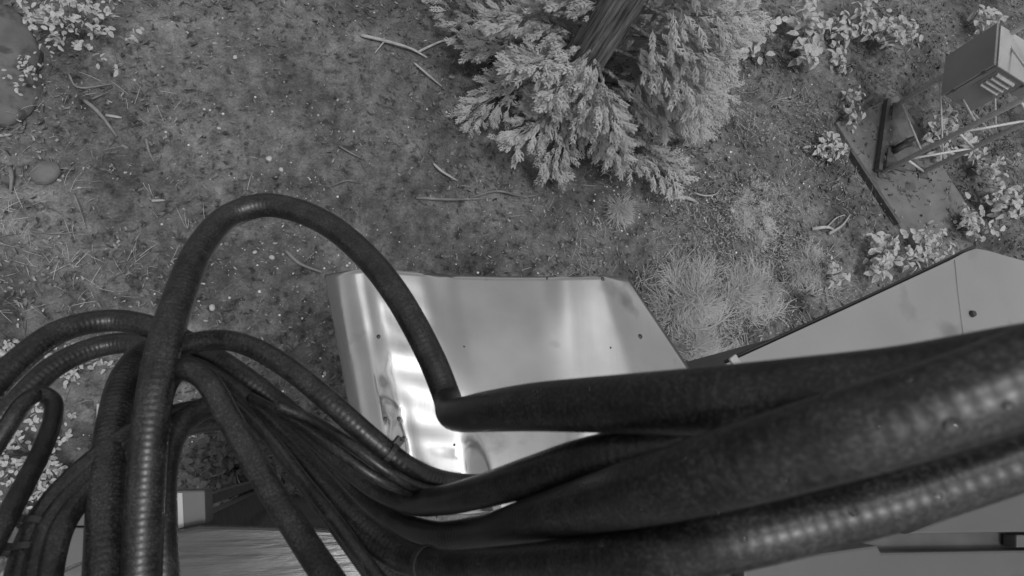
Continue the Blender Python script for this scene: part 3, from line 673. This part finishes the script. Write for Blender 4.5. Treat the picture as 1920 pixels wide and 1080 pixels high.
# ================================================================== BIG CABINET WITH BENT ROOF (right)
def big_roof():
    Z = 3.0; w = lambda x, y, dz=0: at_z(x, y, Z+dz)
    root = empty('bent_roof_cabinet', [*w(1640, 650)[:2], -.1]); o = np.array(root.location)
    # outline far edge then bent corner, near edge hidden under the cables
    cols = [(1362, 682), (1480, 628), (1600, 573), (1720, 517), (1782, 488), (1808, 474), (1830, 466), (1856, 471), (1890, 481), (1990, 508)]
    near = [(1440, 900), (1540, 880), (1640, 860), (1740, 840), (1800, 830), (1830, 826), (1856, 824), (1880, 824), (1920, 826), (2050, 836)]
    zs = [0, 0, 0, 0, 0, -.003, -.012, -.030, -.060, -.14]
    V = []
    for k, (a, b) in enumerate(zip(cols, near)):
        for v in np.linspace(0, 1, 8):
            x = a[0]*(1-v)+b[0]*v; y = a[1]*(1-v)+b[1]*v; V.append(w(x, y, zs[k]*(.6+.4*v))-o)
    m = 8; n = len(V); Fc = [(k*m+j, k*m+j+1, (k+1)*m+j+1, (k+1)*m+j) for k in range(len(cols)-1) for j in range(m-1)]
    bm = bmesh.new(); vv = [bm.verts.new([float(q) for q in p]) for p in V]
    for f in Fc: bm.faces.new([vv[i] for i in f])
    bmesh.ops.recalc_face_normals(bm, faces=bm.faces)
    if sum(f.normal.z for f in bm.faces) < 0: bmesh.ops.reverse_faces(bm, faces=bm.faces)
    g = bmesh.ops.extrude_face_region(bm, geom=list(bm.faces)); 
    for e_ in g['geom']:
        if isinstance(e_, bmesh.types.BMVert): e_.co.z -= .012
    bmesh.ops.recalc_face_normals(bm, faces=bm.faces)
    me = bpy.data.meshes.new('roof_sheet'); bm.to_mesh(me); bm.free(); link('roof_sheet', me, 'roof_paint', root, False)
    # dark drip lip just outside and under the far edge
    far = np.array([w(x, y, -.022) for x, y in cols[:7]]); tube('drip_lip', far+[-.004, .006, 0], .0055, 'rubber', root, 6)
    bx_ = lambda x, y, r, nm, mt, dz=.0: None
    tube('seam', [w(1790, 487, .0012), w(1796, 545, .0012), w(1808, 640, .0012)], .0008, 'roof_paint', root, 6)
    p = w(1825, 588, .004); bm = bmesh.new(); bmesh.ops.create_cone(bm, cap_ends=True, segments=14, radius1=.013, radius2=.010, depth=.010)
    me = bpy.data.meshes.new('bolt'); bm.to_mesh(me); bm.free(); k = link('bolt', me, 'screw', root); k.location = Vector(p-o)
    p = w(1372, 668, .004); d = np.array([.012, 0, 0]); q = p+np.array([.02, -.03, 0])
    bar('corner_clip', p, q, .028, .012, 'pale_bracket', root)
    body = [w(x, y)[:2] for x, y in ((1480, 680), (1830, 530), (1960, 560), (1960, 800), (1560, 840))]
    prism('cabinet_body', body, [Z-.04, Z-.05, Z-.16, Z-.16, Z-.04], -.1, 'box_paint', root, .01)
    tag(root, 'large smooth painted cabinet roof with a bent corner behind the thick cables', 'cabinet'); return root
big_roof()

# ================================================================== LOWER BOXES
def xy(x, y, z): return at_z(x, y, z)[:2]
lowroof = empty('low_cabinet', [*xy(480, 1060, 3.1), -.1]); Z = 3.1
prism('roof_sheet', [xy(*p, Z) for p in ((290, 1004), (372, 986), (470, 988), (600, 992), (720, 1004), (760, 1200), (280, 1200))], Z, Z-.03, 'grey_sheet', lowroof, .006)
prism('cabinet_body', [xy(*p, Z) for p in ((360, 1110), (690, 1110), (700, 1190), (340, 1190))], Z-.032, -.1, 'box_paint', lowroof, .01)
tag(lowroof, 'glossy grey flat cabinet top at the bottom left of the cables', 'cabinet')
small = empty('junction_box', [*xy(340, 960, 3.05), 0.0]); Zs = 3.06
prism('box', [xy(*p, Zs) for p in ((250, 921), (384, 919), (386, 983), (300, 1001), (250, 1012))], Zs, Zs-.09, 'box_paint', small, .004)
prism('post', [xy(*p, Zs) for p in ((255, 960), (285, 960), (285, 990), (255, 990))], Zs-.092, -.05, 'dark_steel', small, .002)
for x0, x1 in ((318, 326), (333, 342)):
    prism('paint_drip', [xy(*p, Zs) for p in ((x0, 924), (x1, 924), (x1+3, 988), (x0+2, 991))], Zs+.002, Zs+.0002, 'drip_paint', small, 0)
tag(small, 'narrow grey box with whitish runs beside the glossy cabinet top', 'box')
lb = empty('grey_box', [*xy(150, 1010, 3.0), 0.0]); Zl = 3.04
prism('lid_panel', [xy(*p, Zl) for p in ((40, 990), (110, 945), (200, 913), (244, 915), (242, 986), (95, 986))], Zl, Zl-.02, 'box_paint', lb, .003)
prism('post', [xy(*p, Zl) for p in ((80, 1010), (120, 1010), (120, 1040), (80, 1040))], Zl-.102, -.05, 'dark_steel', lb, .002)
prism('front_panel', [xy(*p, Zl) for p in ((38, 992), (95, 989), (243, 989), (243, 1024), (160, 1050), (60, 1090), (20, 1100))], Zl, Zl-.02, 'box_paint', lb, .003)
prism('box', [xy(*p, Zl) for p in ((60, 1000), (120, 965), (235, 935), (235, 1000), (100, 1040))], Zl-.022, Zl-.10, 'box_paint', lb, .004)
tag(lb, 'seamed flat grey box under the lower left cable bundle', 'box')
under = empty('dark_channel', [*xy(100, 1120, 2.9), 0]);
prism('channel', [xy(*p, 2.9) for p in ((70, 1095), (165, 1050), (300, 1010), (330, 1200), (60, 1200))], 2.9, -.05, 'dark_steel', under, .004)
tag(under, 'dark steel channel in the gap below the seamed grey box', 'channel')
# pale posts behind the cables
def post(pts, zt, label):
    root = empty('board', [*xy(*pts[0], zt), 0])
    prism('plank', [xy(*p, zt) for p in pts], zt, zt-.16, 'pale_bracket', root, .002)
    tag(root, label, 'board')
post(((181, 757), (198, 756), (196, 815), (180, 822)), .09, 'short pale board end on the ground left of the tall cable bundle')
post(((338, 797), (356, 800), (336, 850), (321, 918), (311, 918), (325, 840)), .09, 'pale weathered board on the ground just right of the tall cable bundle')

# mounting plate close to the camera, bottom right
zp = 3.93
mp_ = empty('mounting_plate', at_z(1700, 1050, zp-.03))
prism('back_plate', [xy(*p, zp-.02) for p in ((1345, 1072), (1650, 990), (1930, 880), (2100, 830), (2100, 1200), (1320, 1200))], zp-.02, zp-.03, 'dark_steel', mp_, .002)
prism('lower_panel', [xy(*p, zp) for p in ((1395, 1068), (1520, 1040), (1645, 1022), (1652, 1036), (1905, 1032), (2090, 1030), (2090, 1200), (1395, 1200))], zp, zp-.018, 'box_paint', mp_, .003)
prism('upper_panel', [xy(*p, zp) for p in ((1698, 1002), (1920, 912), (2090, 845), (2090, 1000), (1910, 998))], zp, zp-.018, 'box_paint', mp_, .003)
prism('edge_block', [xy(*p, zp) for p in ((1908, 1003), (2090, 1003), (2090, 1026), (1908, 1027))], zp-.001, zp-.018, 'box_paint', mp_, .002)
tag(mp_, 'grey mounting plate with a dark slot in the lower right corner', 'plate')

# ================================================================== CABLES
CABS = {}
def cable(label, pts, dia, rib=(1.0,), material='cable_jacket', seg=22, step=.004, group=None, name='cable'):
    P = np.array([at_depth(x, y, dia*F/w) for x, y, w in pts]); S = catmull(P, step)
    o0 = S[len(S)//2].copy(); V, Fc = tube_arrays(S-o0, dia/2, seg)
    me = bpy.data.meshes.new(name); me.from_pydata([tuple(v) for v in V], [], Fc); me.update(); me.materials.append(MATS[material])
    me.polygons.foreach_set('use_smooth', [True]*len(me.polygons))
    arc = np.concatenate([[0], np.cumsum(np.linalg.norm(np.diff(S, axis=0), axis=1))])
    uv = me.uv_layers.new(name='UVMap'); li = np.empty(len(me.loops), np.int32); me.loops.foreach_get('vertex_index', li)
    uvs = np.stack([(li % seg)/seg, arc[li//seg]], 1).astype(np.float32); uv.data.foreach_set('uv', uvs.ravel())
    rb = np.interp(np.linspace(0, 1, len(S)), np.linspace(0, 1, len(rib)), rib)
    at = me.attributes.new('rib', 'FLOAT', 'POINT'); at.data.foreach_set('value', np.repeat(rb, seg).astype(np.float32))
    o = bpy.data.objects.new(name, me); COL.objects.link(o); o.location = Vector(o0)
    tag(o, label, 'cable', group); CABS[label] = (o, S, dia); return o
A_ = cable('thick black cable whose rounded bend feeds the tall arching loop', [(2080, 668, 172), (1920, 690, 165), (1700, 722, 150), (1500, 740, 140), (1290, 753, 124), (1100, 759, 102), (1000, 763, 90), (915, 771, 76), (868, 777, 66), (846, 772, 58), (838, 745, 53), (815, 685, 52), (775, 605, 51), (735, 540, 50), (680, 474, 48), (610, 418, 46), (540, 390, 45), (490, 385, 45), (430, 405, 46), (375, 465, 50), (335, 560, 56), (305, 660, 61), (285, 780, 64), (273, 920, 66), (266, 1060, 68), (262, 1200, 70)], .026, (.55, .55, .5, .5, .5, .6, .8, 1, 1))
C_ = cable('thickest black cable across the lower right, curving up into the lower left arch', [(2080, 640, 180), (1920, 706, 174), (1713, 776, 168), (1533, 829, 160), (1280, 901, 136), (1113, 945, 104), (1000, 974, 82), (900, 1000, 64), (820, 1006, 57), (750, 980, 50), (680, 920, 46), (600, 838, 44), (520, 765, 42), (430, 702, 41), (330, 657, 40), (210, 645, 40), (110, 682, 42), (25, 762, 44), (-60, 870, 46), (-120, 1000, 48)], .024, (.6, .6, .55, .5, .6, 1, 1, 1))
B_ = cable('black cable squeezed between the two thick ones, rising into the outer left arch', [(1640, 765, 112), (1500, 790, 104), (1380, 812, 98), (1240, 836, 92), (1100, 863, 84), (1000, 892, 74), (900, 922, 62), (830, 938, 54), (765, 938, 47), (700, 908, 45), (620, 842, 44), (540, 772, 43), (450, 703, 43), (370, 652, 42), (290, 615, 42), (210, 601, 42), (120, 618, 44), (40, 672, 47), (-40, 760, 50), (-110, 900, 52)], .022, (.6, .55, .5, .6, 1, 1))
D_ = cable('lowest thick black cable along the bottom right edge', [(2080, 785, 125), (1920, 850, 121), (1713, 922, 117), (1533, 972, 115), (1280, 1030, 112), (1113, 1052, 95), (933, 1064, 74), (820, 1062, 62), (740, 1035, 57), (660, 972, 53), (600, 905, 50), (540, 835, 47), (470, 765, 45), (410, 715, 44), (350, 690, 44), (300, 720, 43), (270, 800, 44), (240, 950, 46), (225, 1150, 48)], .022, (.6, .55, .5, .6, 1, 1))
cable('black cable arching right from the crossing and down onto the sheet edge', [(236, 1180, 34), (238, 1000, 34), (245, 840, 35), (278, 715, 36), (330, 655, 38), (400, 637, 38), (470, 650, 39), (540, 690, 40), (620, 755, 41), (700, 825, 41), (770, 878, 40), (850, 905, 37), (960, 900, 33), (1080, 870, 30)], .018, (1,))
cable('dark inner arch cable dropping to the bottom edge over the glossy top', [(300, 1180, 36), (292, 980, 37), (292, 820, 39), (310, 725, 40), (345, 692, 42), (385, 712, 43), (430, 785, 44), (490, 890, 46), (560, 1000, 50), (660, 1150, 58)], .018, (.4,))
cable('tall ribbed cable at the left of the upright bundle', [(190, 1200, 72), (195, 1060, 68), (200, 930, 64), (212, 800, 58), (240, 700, 52), (290, 655, 47), (350, 668, 44), (430, 728, 42), (520, 815, 41), (600, 900, 41), (670, 985, 42), (740, 1070, 44), (830, 1130, 46)], .026, (1,))
cable('dark cable behind the tall bundle bending right to its connector', [(318, 1200, 52), (306, 1020, 50), (306, 900, 48), (320, 830, 46), (350, 787, 44), (395, 762, 42), (440, 760, 40), (490, 790, 36), (560, 870, 32)], .020, (.7,))
cable('thin black lead just inside the inner arch', [(440, 755, 22), (500, 815, 23), (560, 890, 24), (620, 965, 26), (690, 1060, 28), (760, 1150, 30)], .010, (.2,))
cable('thin black lead crossing the left edge of the sheet, upper of two', [(520, 760, 20), (590, 790, 20), (660, 835, 21), (730, 885, 21), (800, 918, 20), (900, 915, 18)], .009, (.2,))
cable('thin black lead crossing the left edge of the sheet, lower of two', [(470, 745, 19), (560, 795, 20), (640, 850, 21), (710, 898, 21), (780, 922, 20), (880, 925, 18)], .009, (.2,))
cable('braided lead running steeply down below the crossing', [(430, 748, 26), (500, 815, 27), (570, 905, 28), (640, 1000, 30), (720, 1110, 32)], .012, (1,))
for k, (dx, lab) in enumerate(((0, 'outer'), (30, 'middle'), (58, 'inner'))):
    cable('%s cable of the tied bundle curving up from the lower left corner' % lab, [(22+dx*1.1, 1180, 48), (38+dx, 1060, 44), (66+dx*.9, 985, 42), (112+dx*.7, 922+dx*.25, 40), (180+dx*.5, 858+dx*.42, 38), (255+dx*.3, 806+dx*.5, 36), (340+dx*.2, 772+dx*.5, 34), (430, 760+dx*.5, 32)], .016, (.2,))
cable('small hooked cable loop at the far left edge', [(-60, 1110, 42), (0, 995, 39), (45, 910, 36), (80, 840, 33), (99, 785, 31), (97, 750, 30), (74, 738, 30), (44, 756, 31), (5, 815, 32), (-50, 900, 33)], .014, (.1,))
cable('pale grey wire ring in the bottom left corner', [(-6, 1100, 11), (4, 1078, 11), (26, 1066, 11), (48, 1075, 11), (60, 1100, 11), (62, 1140, 11)], .006, (0,), 'pale_wire', name='wire')

# cable ties
def cable_tie(label, which, px, py, r_scale=1.12, tail=(0.02, 0.0, 0.01)):
    o, S, dia = CABS[which]; u, v = project(S); i = int(np.argmin((u-px)**2+(v-py)**2)); c = S[i]; T = S[min(i+1, len(S)-1)]-S[i-1]; T /= np.linalg.norm(T)
    R = dia/2*r_scale; vdir = (CAM-c)/np.linalg.norm(CAM-c); side = np.cross(T, vdir); side /= np.linalg.norm(side); up = np.cross(side, T)
    root = empty('cable_tie', c); V, Fc = [], []; seg = 24
    for j in range(seg):
        a = 2*math.pi*j/seg; d = math.cos(a)*side+math.sin(a)*up
        for (rr, tt) in ((R*.98, -.0022), (R*1.10, -.0022), (R*1.10, .0022), (R*.98, .0022)): V.append(d*rr+T*tt)
    for j in range(seg):
        k = (j+1) % seg
        for m in range(4): n_ = (m+1) % 4; Fc.append((j*4+m, j*4+n_, k*4+n_, k*4+m))
    mesh('band', V, Fc, 'tie', root)
    h = c-side*R*1.15+up*R*.25; P = [h+sx*T*.0035+sy*side*.004+sz*up*.0035 for sz in (-1, 1) for sx, sy in ((-1, -1), (1, -1), (1, 1), (-1, 1))]
    box8('head', P, 'tie', root, .001)
    tl = h-side*np.array(tail[0])+T*tail[1]+up*tail[2]; tube('tail', [h, (h+tl)/2+up*.002, tl], .0014, 'tie', root, 5)
    tag(root, label, 'cable tie')
cable_tie('black cable tie on the arching cable in front of the sheet', 'black cable arching right from the crossing and down onto the sheet edge', 735, 842, tail=(.006, 0, .004))
cable_tie('black cable tie on the lowest thick cable near its sag', 'lowest thick black cable along the bottom right edge', 800, 1058, 1.03, tail=(.004, 0, .002))
cable_tie('black cable tie high on the lower left bundle', 'outer cable of the tied bundle curving up from the lower left corner', 66, 985, 1.2, (.012, .002, .004))
cable_tie('black cable tie low on the lower left bundle', 'outer cable of the tied bundle curving up from the lower left corner', 44, 1040, 1.2, (.016, .002, .004))

# water drops clinging to the thick cables
def drops(which, spots):
    o, S, dia = CABS[which]
    from mathutils.bvhtree import BVHTree
    V, Fc = tube_arrays(S, dia/2, 22); bv = BVHTree.FromPolygons([tuple(v) for v in V], Fc)
    for (x, y, rp) in spots:
        d = Vector(M3@np.array([(x-960)/F, -(y-540)/F, -1.0])).normalized(); hit, nn, _, dist = bv.ray_cast(Vector(CAM), d)
        if hit is None: continue
        r = 1.2*rp/F*dist; bm = bmesh.new(); bmesh.ops.create_uvsphere(bm, u_segments=14, v_segments=9, radius=r)
        bmesh.ops.scale(bm, vec=(1, 1, .7), verts=bm.verts); me = bpy.data.meshes.new('water_droplet'); bm.to_mesh(me); bm.free()
        k = link('water_droplet', me, 'water', o, True); k.location = hit-Vector(S[len(S)//2]); k.rotation_euler = nn.to_track_quat('Z', 'Y').to_euler()
drops('thickest black cable across the lower right, curving up into the lower left arch', [(1785, 797, 10), (1467, 900, 8), (1548, 742, 8), (1640, 800, 5), (1700, 710, 9), (1345, 960, 5), (1200, 955, 4), (1280, 860, 5), (1890, 760, 6)])
drops('thick black cable whose rounded bend feeds the tall arching loop', [(1785, 678, 9), (1430, 740, 7), (1215, 757, 6), (1105, 730, 6), (1005, 735, 5), (1330, 720, 5), (1865, 640, 7), (1700, 700, 6), (1270, 725, 5)])
drops('lowest thick black cable along the bottom right edge', [(1128, 1022, 7), (1115, 998, 6), (1395, 1010, 5), (1600, 960, 6), (1760, 930, 5), (1040, 1030, 4)])

# ================================================================== INFRARED LAMP ROW (its lit diodes mirror in the cables)
def lamp_row():
    c2w = lambda x, y, z: CAM+M3@np.array([x, y, z])
    m = bpy.data.materials.new('lit_diode'); m.use_nodes = True; b = m.node_tree.nodes['Principled BSDF']
    b.inputs['Emission Color'].default_value = (1, 1, 1, 1); b.inputs['Emission Strength'].default_value = 520.0; MATS['lit_diode'] = m
    a, q = np.array([.124, .044, .004]), np.array([.152, .055, .004])
    root = empty('infrared_lamp', c2w(*((a+q)/2+[0, 0, .03])))
    d = (q-a)/np.linalg.norm(q-a); n = np.array([-d[1], d[0], 0]); z = np.array([0, 0, 1.0]); h = a-d*.015; e = q+d*.015
    P = [c2w(*k) for zz in (.0, .035) for k in (h-n*.010+z*zz, e-n*.010+z*zz, e+n*.010+z*zz, h+n*.010+z*zz)]
    box8('housing', P, 'dark_steel', root, .002)
    for i in range(5):
        p = a+(q-a)*i/4; bm = bmesh.new(); bmesh.ops.create_uvsphere(bm, u_segments=10, v_segments=6, radius=.0015)
        me = bpy.data.meshes.new('diode'); bm.to_mesh(me); bm.free(); k = link('diode', me, 'lit_diode', root, True); k.location = Vector(c2w(*(p-z*.0015))-np.array(root.location))
    tag(root, 'row of small lit lamps mirrored as bright dots in the thick cables', 'lamp')
lamp_row()
